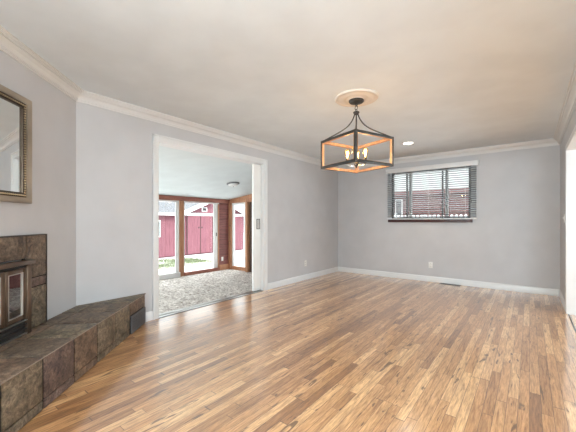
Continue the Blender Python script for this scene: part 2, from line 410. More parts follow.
for z0, z1 in ((0, .85), (2.15, ZC)): mb.box((SRX, YR, z0), (SRX + TH, YB, z1))
for y0, y1 in ((YR, -.8), (.8, 4.0), (6.12, YB)): mb.box((SRX, y0, .85), (SRX + TH, y1, 2.15))
struct(mb.build('wall_side_room', M['wall']))
# unseen windows added for the fill lamps: side room and rear wall
def simple_window(name, x0, y0, x1, y1, z0, z1, axis, n):
    mb = MB(); t = .05
    def bx(a0, a1, c0, c1):
        if axis == 'y': mb.box((x0 + .03, a0, c0), (x0 + .09, a1, c1))
        else: mb.box((a0, y0 - .09, c0), (a1, y0 - .03, c1))
    lo, hi = (y0, y1) if axis == 'y' else (x0, x1)
    bx(lo, hi, z0, z0 + t); bx(lo, hi, z1 - t, z1)
    for i in range(n + 1):
        c = lo + t/2 + (hi - lo - t) * i / n; bx(c - t/2, c + t/2, z0 + t, z1 - t)
    o = struct(mb.build(name, M['trim']))
    mb = MB()
    if axis == 'y': mb.box((x0 + .058, lo + t, z0 + t), (x0 + .062, hi - t, z1 - t))
    else: mb.box((lo + t, y0 - .062, z0 + t), (hi - t, y0 - .058, z1 - t))
    mb.build('window_pane', M['glass'], o)
simple_window('added_window_2', SRX, 4.0, SRX, 6.12, .85, 2.15, 'y', 3)
simple_window('added_window_3', SRX, -.8, SRX, .8, .85, 2.15, 'y', 2)
simple_window('added_window_7', .8, YR, 3.0, YR, .85, 2.15, 'x', 3)
simple_window('added_window_4', RW0, YR, RW1, YR, .85, 2.15, 'x', 2)

# crown moulding and baseboards
def crown_prof(z): return [(0, z - .100), (.012, z - .100), (.012, z - .084), (.021, z - .084), (.022, z - .070), (.032, z - .052), (.050, z - .038), (.056, z - .036), (.056, z - .027), (.070, z - .027), (.074, z - .014), (.086, z - .013), (.086, z), (0, z)]
for i, nm in enumerate(('trim_1', 'trim_2', 'trim_3', 'trim_4', 'trim_5')):
    struct(sweep_wall(OUT, True, crown_prof(ZC), i).build(nm, M['crown'], sharp=20), ('cream', 'cream', 'white', 'white', 'cream')[i] + ' crown moulding of the ' + ('angled wall', 'rear wall', 'right wall', 'back wall', 'left wall')[i])
def base_prof(h=.105): return [(0, 0), (.014, 0), (.014, h - .018), (.009, h - .004), (.004, h), (0, h)]
L_left = YB - A_[1]
struct(sweep_wall(OUT, True, base_prof(), 4, trim1=YB - (D1 + .12)).build('baseboard_left', M['trim']), 'white baseboard right of the doorway')
struct(sweep_wall(OUT, True, base_prof(), 4, trim0=YB - (D0 - .072), trim1=YB - 1.728).build('baseboard_hearth', M['trim']), 'short white baseboard between hearth and doorway')
struct(sweep_wall(OUT, True, base_prof(), 3).build('baseboard_back', M['trim']), 'white baseboard under the window')
struct(sweep_wall(OUT, True, base_prof(), 2, trim0=OP1 + .075 - YR).build('baseboard_right', M['trim']), 'white baseboard beside the opening')
struct(sweep_wall(OUT, True, base_prof(), 1).build('baseboard_rear', M['trim']))
SR = [(XR + TH, OP1), (SRX, OP1)]
mb = MB(); mb.box((XR + TH, YB - .014, 0), (SRX, YB, .105)); struct(mb.build('baseboard_side_room', M['trim']))

# doorway casing (left wall)
mb = MB()
cw = .072
def casing_y(mb, x, sgn, y0, y1, ztop, hw):
    for (a, b) in ((y0 - cw, y0), (y1, y1 + cw + .02)):
        mb.box((x, a, 0), (x + sgn * .016, b, ztop + hw), bev=.002)
    mb.box((x, y0, ztop), (x + sgn * .0155, y1, ztop + hw), bev=.002)
    mb.box((x + sgn * .016, y0 - cw, 0), (x + sgn * .024, y0 - cw + .018, ztop + hw)); mb.box((x + sgn * .016, y1 + cw + .002, 0), (x + sgn * .024, y1 + cw + .02, ztop + hw))
    mb.box((x + sgn * .016, y0 - cw, ztop + hw - .018), (x + sgn * .024, y1 + cw, ztop + hw))
casing_y(mb, XL, 1, D0, D1, DH, .085)
casing_y(mb, XL - TH, -1, D0, D1, DH, .07)
mb.box((XL - TH, D0 - .0149, 0), (XL, D0, DH)); mb.box((XL - TH, D0 - .0149, DH), (XL, D1 + .0149, DH + .0149))
mb.box((XL - .048, D1, 0), (XL, D1 + .0149, DH)); mb.box((XL - TH, D1, 0), (XL - .092, D1 + .0149, DH))
struct(mb.build('trim_6', M['trim']), 'white casing around the sunroom doorway')
mb = MB(); mb.box((XL - .05, D0, -.012), (XL, D1, 0.004), 0); mb.box((XL - .085, D0, -.012), (XL - .05, D1, -.004), 1); mb.box((XL - TH, D0, -.012), (XL - .085, D1, .006), 0, .002)
struct(mb.build('trim_7', [M['nickel'], M['slot']]), 'metal sill with a dark track across the doorway')
mb = MB(); mb.box((XL, D0, 0), (XL + .02, D1, .003)); struct(mb.build('trim_8', M['slot']), 'dark edge strip where oak floor meets the doorway')

# wide opening trim (right wall)
mb = MB()
for x, s in ((XR, -1), (XR + TH, 1)):
    mb.box((x, OP1, 0), (x + s * .014, OP1 + .068, OPH + .068), bev=.002); mb.box((x, OP0 - .068, 0), (x + s * .014, OP0, OPH + .068), bev=.002)
    mb.box((x, OP0, OPH), (x + s * .0135, OP1, OPH + .068), bev=.002)
mb.box((XR, OP1, 0), (XR + TH, OP1 + .0119, OPH)); mb.box((XR, OP0 - .0119, 0), (XR + TH, OP0, OPH)); mb.box((XR, OP0 - .0119, OPH), (XR + TH, OP1 + .0119, OPH + .0119))
struct(mb.build('trim_9', M['trim']), 'white jamb and casing of the wide opening')
mb = MB(); mb.box((XR + .005, OP0, 0), (XR + .018, OP1, .003)); struct(mb.build('trim_10', M['slot']), 'dark seam strip in the floor of the wide opening')

# ------------------------------------------------------------------ pocket door
pd = thing('door_1', 'white sliding pocket door mostly slid into the wall of the doorway', 'door', (XL - .07, 3.60, 0)); pd['kind'] = 'structure'; del pd['category']
mb = MB(); mb.box((-.018, 0, .012), (.018, 1.80, 2.10), bev=.002); mb.build('door_panel', M['vinyl'], pd)
mb = MB()
y0, y1, z0, z1 = .070, .150, 1.03, 1.20
mb.box((.018, y0, z0), (.022, y0 + .009, z1), 0); mb.box((.018, y1 - .009, z0), (.022, y1, z1), 0); mb.box((.018, y0, z0), (.022, y1, z0 + .009), 0); mb.box((.018, y0, z1 - .009), (.022, y1, z1), 0)
mb.box((.0181, y0 + .009, z0 + .009), (.0195, y1 - .009, z1 - .009), 1)
mb.build('flush_pull', [M['gunmetal'], M['nickel']], pd)

# ================================================================== sunroom
SX, SY, SZ = -7.25, 6.29, -0.30
SYL = -1.3
def sceil(x): return 1.815 + .13 * (x - SX)
mb = MB(); mb.box((SX - .1, SYL, SZ - .12), (XL - TH, SY + .1, SZ)); struct(mb.build('floor_sunroom', M['carpet']), 'flecked grey and cream carpet of the sunroom')
mb = MB(); xa, xb = SX - .35, XL - TH
mb.extr([(xa, SYL - .2, sceil(xa)), (xb, SYL - .2, sceil(xb)), (xb, SYL - .2, sceil(xb) + .12), (xa, SYL - .2, sceil(xa) + .12)], (0, SY - SYL + .45, 0))
struct(mb.build('ceiling_sunroom', M['sunceil']), 'sloping white ceiling of the sunroom')
# far wall: header beam, red board siding corner, posts and sill
mb = MB(); mb.box((SX - .1, SYL, 1.705), (SX, SY + .1, sceil(SX) - .002)); mb.box((SX, SYL, 1.70), (SX + .04, SY, sceil(SX) - .001), bev=.003)
struct(mb.build('trim_11', M['redbeam']), 'reddish wooden header beam above the sliding glass doors')
mb = MB(); mb.mi = 0
z = SZ
mb.box((SX - .1, 5.90, SZ), (SX - .02, SY + .1, 1.70), 1)
while z < 1.69:
    z1 = min(z + .148, 1.70)
    mb.box((SX - .02, 5.90, z + .006), (SX, SY, z1), 0, .005); z += .152
struct(mb.build('wall_sunroom_far', [M['siding'], M['gap']]), 'reddish horizontal board siding in the sunroom corner')
mb = MB(); mb.box((SX, 5.90, SZ), (SX + .02, SY, SZ + .16), bev=.003); struct(mb.build('baseboard_sunroom', M['cedar']), 'orange wooden baseboard in the sunroom corner')
mb = MB(); mb.box((SX - .08, 4.575, SZ), (SX + .02, 4.71, 1.70), bev=.004); struct(mb.build('trim_12', M['cedar']), 'orange wooden post between the sliding doors')
mb = MB(); mb.box((SX - .1, SYL, SZ), (SX, -.75, 1.705))
mb.box((SX - .1, SYL - .1, SZ - .1), (-6.8, SYL, 2.3)); mb.box((-4.2, SYL - .1, SZ - .1), (XL - TH, SYL, 2.3)); mb.box((-6.8, SYL - .1, SZ - .1), (-4.2, SYL, .35)); mb.box((-6.8, SYL - .1, 1.55), (-4.2, SYL, 2.3)); struct(mb.build('wall_sunroom_near', M['siding']))
simple_window('added_window_6', -6.8, SYL, -4.2, SYL, .35, 1.55, 'x', 3)  # unseen window added to hold the sunroom end lamp
def slider(name, y0, y1, sr, sill_mat, sillh, proj, label):
    mb = MB()
    mb.box((SX - .07, y0, SZ), (SX + proj, y1, SZ + sillh), 1, .003)
    mb.box((SX - .07, y0, 1.665), (SX, y1, 1.705), 0)
    mb.box((SX - .07, y0, SZ + sillh), (SX, y0 + .035, 1.665), 0); mb.box((SX - .07, y1 - .035, SZ + sillh), (SX + .005, y1, 1.665), 2)
    mb.box((SX - .055, y1 - sr, SZ + sillh), (SX - .015, y1 - .035, 1.665), 0, .003)
    o = struct(mb.build(name, [M['vinyl'], sill_mat, M['cedar'] if sr > .1 else M['vinyl']]), label)
    mb = MB(); mb.box((SX - .042, y0 + .035, SZ + sillh), (SX - .036, y1 - sr, 1.665)); mb.build('door_pane', M['glass'], o)
    return o
o = slider('door_2', 4.71, 5.90, .17, M['redbeam'], .085, .03, 'white framed sliding glass door beside the board siding')
mb = MB(); mb.box((SX - .015, 5.80, .72), (SX + .006, 5.815, .82), bev=.003); mb.build('door_handle', M['blacksteel'], o)
slider('door_3', 2.95, 4.575, .08, M['vinyl'], .125, .07, 'white framed sliding glass door at the left of the doorway view')
slider('door_4', 1.15, 2.95, .08, M['vinyl'], .125, .07, None); slider('door_5', -.75, 1.15, .08, M['vinyl'], .125, .07, None)
# right wall of the sunroom
mb = MB(); xb = XL - TH
mb.extr([(SX, SY, 1.72), (xb, SY, 1.72), (xb, SY, sceil(xb)), (SX, SY, sceil(SX))], (0, .1, 0))
mb.box((SX + .001, SY - .012, 1.71), (-6.20, SY, 1.815), bev=.003)
struct(mb.build('wall_sunroom_right', M['cedar']), 'orange wooden boards above the side glass of the sunroom')
mb = MB(); mb.box((SX + .001, SY - .03, SZ), (-7.12, SY + .1, 1.71), bev=.004); struct(mb.build('trim_13', M['cedar']), 'orange wooden corner post of the sunroom')
for zz in (.55, 1.02): 
    mb = MB(); mb.lathe([(0, .0), (.018, .0), (.018, .008), (0, .01)], seg=12); b = mb.build('bolt', M['slot'], o2 := bpy.data.objects['trim_13']); b.location = (-7.17, SY - .03, zz); b.rotation_euler = (PI/2, 0, 0)
mb = MB(); mb.box((-7.12, SY, SZ), (-6.42, SY + .08, SZ + .10), 1, .003); mb.box((-7.12, SY, 1.66), (-6.42, SY + .08, 1.71), 0)
mb.box((-7.12, SY + .01, SZ + .10), (-7.06, SY + .07, 1.66), 0); mb.box((-6.585, SY + .01, SZ + .10), (-6.42, SY + .07, 1.66), 0)
o = struct(mb.build('window_5', [M['vinyl'], M['cedar']]), 'tall side glass of the sunroom')
mb = MB(); mb.box((-7.06, SY + .038, SZ + .10), (-6.585, SY + .044, 1.66)); mb.build('window_pane', M['glass'], o)
mb = MB(); mb.box((-6.42, SY - .12, SZ), (-6.34, SY + .1, 1.71), bev=.004); struct(mb.build('trim_14', M['cedar']), 'orange wooden post beside the side glass')
mb = MB(); mb.box((-6.34, SY - .02, SZ), (-6.315, SY + .1, 1.71), 0); mb.box((-6.315, SY - .05, SZ), (-6.18, SY + .1, 1.71), 1)
struct(mb.build('trim_15', [M['vinyl'], M['darkwood']]), 'dark brown door edge at the side of the sunroom')
mb = MB(); mb.box((-6.18, SY, SZ), (XL - TH, SY + .1, 1.72)); struct(mb.build('wall_sunroom_side', M['siding']))

# outlets and switches
def outlet(loc, rz, label, name='wall_outlet', cat='outlet', switch=False, group=None):
    t = thing(name, label, cat, loc, rz, group)     # local -y faces the room
    mb = MB(); mb.box((-.036, -.006, -.058), (.036, 0, .058), bev=.002); mb.build('cover_plate', M['plate'], t)
    if switch:
        mb = MB(); mb.box((-.006, -.020, -.004), (.006, -.005, .014), bev=.001); mb.build('toggle', M['trim'], t)
    else:
        for s in (-1, 1):
            mb = MB(); mb.box((-.017, -.0085, s*.021 - .014), (.017, -.005, s*.021 + .014), 0, .002)
            for q in (-1, 1): mb.box((q*.007 - .002, -.0092, s*.021 - .004), (q*.007 + .002, -.0084, s*.021 + .006), 1)
            mb.build('socket', [M['plate'], M['slot']], t)
    return t
def wall_pt(u, v, axis, val):
    cx = (u - 288) / F_PX; dx = -math.sin(YAW) + math.cos(YAW) * cx; dy = math.cos(YAW) + math.sin(YAW) * cx
    t = val / (dx if axis == 'x' else dy)
    return (dx * t, dy * t, CAM_Z - (v - 221) / F_PX * t)
p = wall_pt(305.3, 263.3, 'x', XL); outlet((XL, p[1], p[2]), PI/2, 'cream wall outlet above the baseboard, right of the sunroom doorway')
p = wall_pt(430.6, 265, 'y', YB); outlet((p[0], YB, p[2]), 0, 'pale wall outlet on the grey back wall, below the window')
p = wall_pt(222.3, 258.8, 'x', SX); outlet((SX, p[1], p[2]), PI/2, 'white outlet on the reddish board siding in the sunroom corner')
p = wall_pt(564.6, 218.3, 'x', XR); outlet((XR, p[1], p[2]), -PI/2, 'white light switch on the wall stub beside the right opening', 'light_switch', 'switch', True)

# floor register by the back wall
def flr(u, v):
    t = CAM_Z * F_PX / (v - 221); cx = (u - 288) / F_PX
    return ((-math.sin(YAW) + math.cos(YAW) * cx) * t, (math.cos(YAW) + math.sin(YAW) * cx) * t)
t = thing('floor_vent', 'dark metal floor register beside the back baseboard', 'floor vent', (-1.145, YB - .071, 0))
mb = MB(); mb.box((-.17, -.055, 0), (.17, -.043, .005)); mb.box((-.17, .043, 0), (.17, .055, .005)); mb.box((-.17, -.043, 0), (-.158, .043, .005)); mb.box((.158, -.043, 0), (.17, .043, .005)); mb.box((-.158, -.043, 0), (.158, .043, .001), 1)
mb.build('frame', [M['bronze'], M['slot']], t)
mb = MB()
for i in range(22): mb.box((-.154 + i*.0147, -.043, .001), (-.149 + i*.0147, .043, .0045))
mb.build('louver', M['bronze'], t)

# ================================================================== window in the back wall
mb = MB()
yy0, yy1 = YB + .045, YB + .105
def wb(x0, x1, z0, z1, mi=0, dy=0): mb.box((x0, yy0 + dy, z0), (x1, yy1, z1), mi)
wb(WX0, WX0 + .035, WZ0, WZ1); wb(WX1 - .035, WX1, WZ0, WZ1); wb(WX0 + .035, WX1 - .035, WZ0, WZ0 + .035); wb(WX0 + .035, WX1 - .035, WZ1 - .035, WZ1)
m1, m2 = -1.885, -1.225
for m in (m1, m2):
    wb(m - .022, m + .022, WZ0 + .035, WZ1 - .035, 1, -.01)
    s = -1 if m == m1 else -1
    wb(m + s*.075 - .012, m + s*.075 + .012, WZ0 + .035, WZ1 - .035, 0, .01)
w1 = struct(mb.build('window_1', [M['winframe'], M['ashvinyl']]), 'three light window in the back wall')
mb = MB(); mb.box((WX0 + .035, YB + .078, WZ0 + .035), (WX1 - .035, YB + .082, WZ1 - .035)); mb.build('window_pane', M['glass'], w1)
mb = MB(); mb.box((WX0, YB + .0005, WZ0 - .012), (WX1, YB + .12, WZ0 + .0005)); mb.build('window_sill', M['trim'], w1)
mb = MB(); mb.box((WX0 - .05, YB - .045, WZ0 - .066), (WX1 + .035, YB, WZ0 - .012), 0, .004); struct(mb.build('trim_16', M['darksill']), 'dark red wooden sill under the window')
bl = thing('window_blind', 'grey horizontal slat blind with white valance over the back window', 'blind', (0, YB, WZ0 - .01))
z0 = WZ0 - .01
mb = MB()
BX0, BX1 = WX0 - .055, -.735
nsl = 23
for i in range(nsl):
    z = .055 + i * .0392; 
    a = math.radians(-17); c, s_ = math.cos(a) * .025, math.sin(a) * .025
    mb.extr([(BX0, -.042 - c, z - s_ ), (BX0, -.042, z + .0022), (BX0, -.042 + c, z + s_), (BX0, -.042 + c, z + s_ + .0026), (BX0, -.042, z + .0052), (BX0, -.042 - c, z - s_ + .0026)], (BX1 - BX0, 0, 0))
mb.build('slats', M['blind'], bl)
mb = MB(); mb.box((BX0, -.068, .004), (BX1, -.018, .022), bev=.003); mb.build('bottom_rail', M['valance'], bl)
mb = MB(); mb.box((BX0 + .01, -.064, .955), (BX1 - .01, -.006, .992), bev=.002); mb.build('headrail', M['blind'], bl)
mb = MB(); mb.box((BX0 - .02, -.095, .948), (BX1 + .03, -.083, 1.022), 0, .003); mb.box((BX0 - .02, -.083, .948), (BX0 - .008, 0, 1.022), 0); mb.box((BX1 + .018, -.083, .948), (BX1 + .03, 0, 1.022), 0)
mb.box((BX0 - .03, -.103, 1.022), (BX1 + .04, 0, 1.030), 0, .002); mb.build('valance', M['valance'], bl)
for x in (BX0 + .17, -1.52, BX1 - .17):
    mb = MB()
    for y in (-.069, -.0155): mb.tube([(x, y, .01), (x, y, .96)], .0013, 6)
    mb.build('ladder_cord', M['valance'], bl)
for k_, (x, zt) in enumerate(((BX1 - .085, .38), (BX1 - .075, .33))):
    mb = MB(); mb.tube([(x, -.076, zt), (x, -.076, .96)], .0014, 6); mb.lathe([(0, -.03), (.006, -.03), (.004, 0), (0, .002)], (x, -.076, zt), 10); mb.build('pull_cord', M['gunmetal'], bl)

# ================================================================== fireplace (frame: x along the angled wall, y into the room)
HD, HH = .485, .330
def fp(name, label, cat, x=0, y=0, z=0):
    r = math.sqrt(.5)
    return thing(name, label, cat, (A_[0] + (x + y) * r, A_[1] + (y - x) * r, z), FA)
HE = 2.06
he = fp('hearth', 'raised fireplace hearth clad in brown slate tiles', 'hearth')
mb = MB(); e = .010
# core: outline inset a little behind the tile faces, end on the left wall at 45 degrees
mb.prism([(.0, .0), (HE - e, 0), (HE - e, HD - e), (-(HD - e), HD - e)], 0, HH - .009); mb.build('hearth_core', M['grout'], he)
cuts = [-.470, -.057, .242, .557, .866, 1.18, 1.49, 1.80, HE]
mb = MB(); cols = [1, 0, 0, 1, 0, 3, 0, 1]
for i in range(len(cuts) - 1):
    a, b = cuts[i] + .008, cuts[i+1] - .008
    ry = .345
    def lim(y): return -y
    # front row, from y=HD-ry to HD
    y0, y1 = HD - ry + .004, HD + .008
    if i == 0:
        mb.prism([(lim(y0) + .006, y0), (b, y0), (b, y1), (lim(HD) + .004, HD), (lim(HD)+.004, HD)][:4], HH - .010, HH + .002, cols[i])
    else: mb.box((a, y0, HH - .010), (b, y1, HH + .002), cols[i], .003)
    y0, y1 = .003, HD - ry - .003
    if b > -y1 + .02: 
        if i == 0: continue
        if i == 1: mb.prism([(-y0, y0), (b, y0), (b, y1), (-y1, y1)], HH - .010, HH + .002, cols[3])
        else: mb.box((a, y0, HH - .010), (b, y1, HH + .002), cols[(i + 2) % 8], .003)
mb.build('hearth_top', SL, he)
mb = MB(); fc = [1, 1, 1, 3, 2, 1, 3, 0]
zs = .060
for i in range(len(cuts) - 1):
    a, b = cuts[i] + .008, cuts[i+1] - .008
    if i == 0:
        mb.box((a + .01, HD - .010, .196), (b, HD, HH - .012), 3, .002)
        mb.box((a + .01, HD - .010, .0), (a + .04, HD, .19), 3, .002)
    else:
        mb.box((a, HD - .010, zs + .004), (b, HD, HH - .012), fc[i], .003)
        mb.box((a, HD - .010, .002), (b, HD, zs - .002), fc[i], .003)
for z in (zs + .004, HH * .5 + .05):
    mb.box((HE - .010, .003, .002 if z < .1 else zs + .004), (HE, HD - .012, zs - .002 if z < .1 else HH - .012), 0)
mb.build('hearth_front', SL, he)
mb = MB()
mb.tube([(-.440, HD + .008, HH - .004), (HE - .002, HD + .008, HH - .004)], .0035, 8); mb.build('edge_strip', M['edge'], he)
# crack in a front tile is part of its face; air grille at the narrow end
gv_ = MB()
g0, g1, gz0, gz1 = -.425, -.052, .012, .188
gv_.box((g0, HD + .012, gz0), (g1, HD + .018, gz0 + .014)); gv_.box((g0, HD + .012, gz1 - .014), (g1, HD + .018, gz1)); gv_.box((g0, HD + .012, gz0 + .014), (g0 + .014, HD + .018, gz1 - .014)); gv_.box((g1 - .014, HD + .012, gz0 + .014), (g1, HD + .018, gz1 - .014))
gv_.box((g0 + .004, HD - .008, gz0 + .004), (g1 - .004, HD + .012, gz1 - .004), 1)
nb = 14
for i in range(nb):
    z = gz0 + .020 + i * (gz1 - gz0 - .040) / (nb - 1); gv_.bar((g0 + .014, HD + .014, z), (g1 - .014, HD + .014, z), .004, .005)
gv_.build('vent_grille', [M['ashsteel'], M['blacksteel']], he)

for o in he.children:       # the front face runs slightly out of parallel with the wall
    for v in o.data.vertices: v.co.y *= 1.02 - .075 * (v.co.x + .45)
su = fp('fireplace_surround', 'brown slate tile surround on the angled wall around the fireplace doors', 'fireplace surround', 0, 0, HH + .003)
s0, s1, zt = .490, 1.904, 1.051 - HH
I0, I1, IT = .725, 1.652, .874 - HH
mb = MB()
zb = 0.0
mb.box((s0 + .002, 0, zb), (I0 - .001, .016, zt - .004)); mb.box((I1 + .001, 0, zb), (s1 - .002, .016, zt - .004)); mb.box((I0 - .001, 0, IT + .002), (I1 + .001, .016, zt - .004))
mb.build('mortar_bed', M['grout'], su)
mb = MB(); g = .004
def st(a, b, c, d, m): mb.box((a + g, .015, c + g), (b - g, .030, d - g), m, .003)
top0 = .722 - HH; st0 = .648 - HH
for (a, b, ms) in ((s0, .71, (0, 2, 1)), (1.684, s1, (1, 3, 0))):
    aa, bb = (a, min(b, I0)) if a < 1 else (max(a, I1), b)
    st(aa, bb, 0, st0, ms[2]); st(aa, bb, st0, top0, ms[1]); st(a, b, top0, zt, ms[0])
xs = [.71, 1.03, 1.357, 1.684]
for i in range(3): st(xs[i], xs[i+1], IT + .004, zt, (0, 3, 1)[i])
mb.build('slate_tiles', SL, su)
mb = MB(); mb.box((s0 - .006, 0, 0), (s0 + .003, .033, zt + .004)); mb.box((s1 - .003, 0, 0), (s1 + .006, .033, zt + .004)); mb.box((s0 - .006, 0, zt - .003), (s1 + .006, .033, zt + .006)); mb.build('edge_trim', M['bronze'], su)

# insert with folding glass doors
ins = fp('fireplace_insert', 'antique brass fireplace insert with folding glass doors on the slate hearth', 'fireplace insert', 0, 0, HH + .003)
mb = MB(); Yi = .034; Yf = .072
mb.box((I0, Yi, 0), (I0 + .04, Yf, IT - .03), 0, .003); mb.box((I1 - .04, Yi, 0), (I1, Yf, IT - .03), 0, .003)
mb.box((I0 - .018, Yi, IT - .030), (I1 + .018, Yf + .018, IT), 0, .004)
mb.box((I0 + .04, Yi, IT - .052), (I1 - .04, Yf - .014, IT - .030), 1)
mb.build('frame', [M['brass'], M['blacksteel']], ins)
mb = MB()
mb.box((I0 + .04, Yi, .0), (I1 - .04, Yf - .020, .100), 1)
for z, m in ((.006, 2), (.040, 0), (.072, 0), (.103, 2)): mb.box((I0 + .04, Yf - .020, z), (I1 - .04, Yf - .004, z + (.008 if m == 0 else .006)), m)
mb.build('lower_louver', [M['bronze'], M['blacksteel'], M['nickel']], ins)
mb = MB(); cx0, cx1 = I0 + .04, I1 - .04
mb.box((cx0, .0345, .11), (cx1, .037, IT - .05)); mb.build('firebox_back', M['blacksteel'], ins)
pw = (cx1 - cx0) / 4
FOLD = math.radians(4.0)
for i in range(4):
    # panels fold in pairs; each is a child hinged at its outer edge
    left = i % 2 == 0
    d = bpy.data.objects.new('glass_door', None)
    mb = MB(); w = pw - .004; z0, z1 = .118, IT - .056; fr = .032
    mb.box((0, 0, z0), (fr, .016, z1), 0, .002); mb.box((w - fr * .75, 0, z0), (w, .016, z1), 0, .002)
    mb.box((fr, 0, z0), (w - fr * .75, .016, z0 + .032), 0, .002); mb.box((fr, 0, z1 - .028), (w - fr * .75, .016, z1), 0, .002)
    a, b, c, e_ = fr, w - fr * .75, z0 + .032, z1 - .028; t_ = .005
    for q in (((a, .004, c), (a + t_, .018, e_)), ((b - t_, .004, c), (b, .018, e_)), ((a, .004, c), (b, .018, c + t_)), ((a, .004, e_ - t_), (b, .018, e_))): mb.box(q[0], q[1], 1)
    dr = mb.build('glass_door', [M['brass'], M['nickel']], ins)
    ang = FOLD if left else -FOLD
    x = cx0 + .002 + i * pw
    if left: dr.location = (x, Yf - .028, 0); dr.rotation_euler = (0, 0, ang)
    else: dr.location = (x + w * (1 - math.cos(FOLD)), Yf - .028 + w * math.sin(FOLD), 0); dr.rotation_euler = (0, 0, ang)
    mb = MB(); mb.box((a + t_, .006, c + t_), (b - t_, .010, e_ - t_)); mb.build('glass_pane', M['fireglass'], dr)
    if i in (1, 2):
        mb = MB(); hx = w - .012 if i == 1 else .014
        mb.tube([(hx, .016, .30), (hx, .036, .305), (hx, .036, .345), (hx, .016, .35)], .004, 8); mb.build('door_handle', M['brass'], dr)

# mirror
mi = fp('wall_mirror', 'rectangular mirror in a champagne gold beaded frame above the fireplace', 'mirror', 0, 0, 1.298)
MK = .68
m0, m1_, mh, fw = .660, 1.732, .790, .118
def rect_frame(mb, prof, x0, x1, z0, z1, mi_=None):
    """prof: (inset from outer edge, y) swept round the rectangle, mitred"""
    loops = []
    for ins_, y in prof:
        ins_ *= MK
        loops.append([mb.bm.verts.new(p) for p in ((x0 + ins_, y, z0 + ins_), (x1 - ins_, y, z0 + ins_), (x1 - ins_, y, z1 - ins_), (x0 + ins_, y, z1 - ins_))])
    for A, B in zip(loops, loops[1:] + loops[:1]):
        for j in range(4):
            f = mb.bm.faces.new((A[j], A[(j+1) % 4], B[(j+1) % 4], B[j]))
            if mi_ is not None: f.material_index = mi_
mb = MB(); rect_frame(mb, [(0, .002), (0, .030), (.006, .036), (.020, .038), (.028, .036), (.058, .028), (.064, .030), (.064, .002)], m0, m1_, 0, mh); mb.build('frame', M['champagne'], mi)
mb = MB(); rect_frame(mb, [(.064, .002), (.064, .020), (.104, .016), (.106, .022), (.114, .022), (.117, .012), (.117, .002)], m0, m1_, 0, mh)
mb.build('inner_band', M['bead'], mi)
mb = MB(); ico = []
def bead(x, z):
    r = .0078; V = [(1,0,0),(-1,0,0),(0,1,0),(0,-1,0),(0,0,1),(0,0,-1)]
    ds = bmesh.ops.create_icosphere(mb.bm, subdivisions=1, radius=r, matrix=Matrix.Translation((x, .021, z)))
bi = .085 * MK; st_ = .0185
nx = int((m1_ - m0 - 2 * bi) / st_); nz = int((mh - 2 * bi) / st_)
for i in range(nx + 1):
    x = m0 + bi + (m1_ - m0 - 2*bi) * i / nx
    for z in (bi, mh - bi): bead(x, z)
for i in range(1, nz):
    z = bi + (mh - 2*bi) * i / nz
    for x in (m0 + bi, m1_ - bi): bead(x, z)
mb.build('beading', M['beadlite'], mi)
mb = MB(); gi = .117 * MK; mb.box((m0 + gi, .004, gi), (m1_ - gi, .009, mh - gi)); mb.build('mirror_glass', M['mirror'], mi)

# ================================================================== ceiling fixtures
CX, CY = -1.41, 2.935
md = MB(); md.lathe([(0, 0), (.222, 0), (.222, -.008), (.214, -.016), (.200, -.018), (.190, -.012), (.172, -.012), (.150, -.020), (.125, -.024), (.112, -.018), (.098, -.016), (.085, -.026), (.060, -.028), (0, -.028)], seg=64)
mo = md.build('ceiling_medallion', M['plaster'], sharp=50); mo.location = (CX, CY, ZC); tag(mo, 'round cream plaster medallion on the ceiling above the chandelier', 'ceiling medallion')
ch = thing('chandelier', 'square lantern chandelier of dark metal with four glowing filament bulbs', 'chandelier', (CX, CY, ZC - .028), math.radians(-20.2))
zc = ZC - .028
mb = MB(); mb.lathe([(0, 0), (.076, 0), (.077, -.012), (.068, -.022), (.030, -.030), (.012, -.034), (0, -.034)], seg=32); mb.build('canopy', M['gunmetal'], ch)
mb = MB()
def ring(c, r, rad, plane, seg=18):
    pts = []
    for i in range(seg):
        a = 2*PI*i/seg
        pts.append((c[0] + (r*math.cos(a) if plane == 'x' else 0), c[1] + (0 if plane == 'x' else r*math.cos(a)), c[2] + r*math.sin(a)*1.15))
    mb.tube(pts, rad, 8, closed=True)
ring((0, 0, -.046), .012, .0025, 'y'); ring((0, 0, -.075), .019, .003, 'x'); ring((0, 0, -.103), .012, .0025, 'y')
mb.build('hanging_rings', M['gunmetal'], ch)
HUB = 2.292 - zc
mb = MB(); mb.lathe([(0, .012), (.010, .012), (.012, .004), (.030, .002), (.033, -.004), (.030, -.012), (.014, -.016), (.012, -.03), (0, -.03)], (0, 0, HUB), 24); mb.build('hub', M['gunmetal'], ch)
ZT, ZB, HS, BW = 2.000 - zc, 1.728 - zc, .2485, .026
mb = MB()
for z in (ZT, ZB):
    for s in (-1, 1):
        mb.box((-HS - BW/2, s*HS - BW/2, z - BW/2), (HS + BW/2, s*HS + BW/2, z + BW/2), 0, .0015)
        mb.box((s*HS - BW/2, -HS + BW/2, z - BW/2), (s*HS + BW/2, HS - BW/2, z + BW/2), 0, .0015)
for sx in (-1, 1):
    for sy in (-1, 1): mb.box((sx*HS - BW/2, sy*HS - BW/2, ZB + BW/2), (sx*HS + BW/2, sy*HS + BW/2, ZT - BW/2), 0, .0015)
mb.build('lantern_frame', M['gunmetal'], ch)
mb = MB(); q = HS - BW/2; tk = .003
for z in (ZT, ZB):
    for s in (-1, 1):
        mb.box((-q, s*q, z - BW/2 + .001), (q, s*(q - tk), z + BW/2 - .001)); mb.box((s*q, -q, z - BW/2 + .001), (s*(q - tk), q, z + BW/2 - .001))
for sx in (-1, 1):
    for sy in (-1, 1):
        mb.box((sx*q, sy*(q), ZB), (sx*(q - tk), sy*(q + BW) , ZT)); mb.box((sx*(q+BW), sy*q, ZB), (sx*(q), sy*(q - tk), ZT))
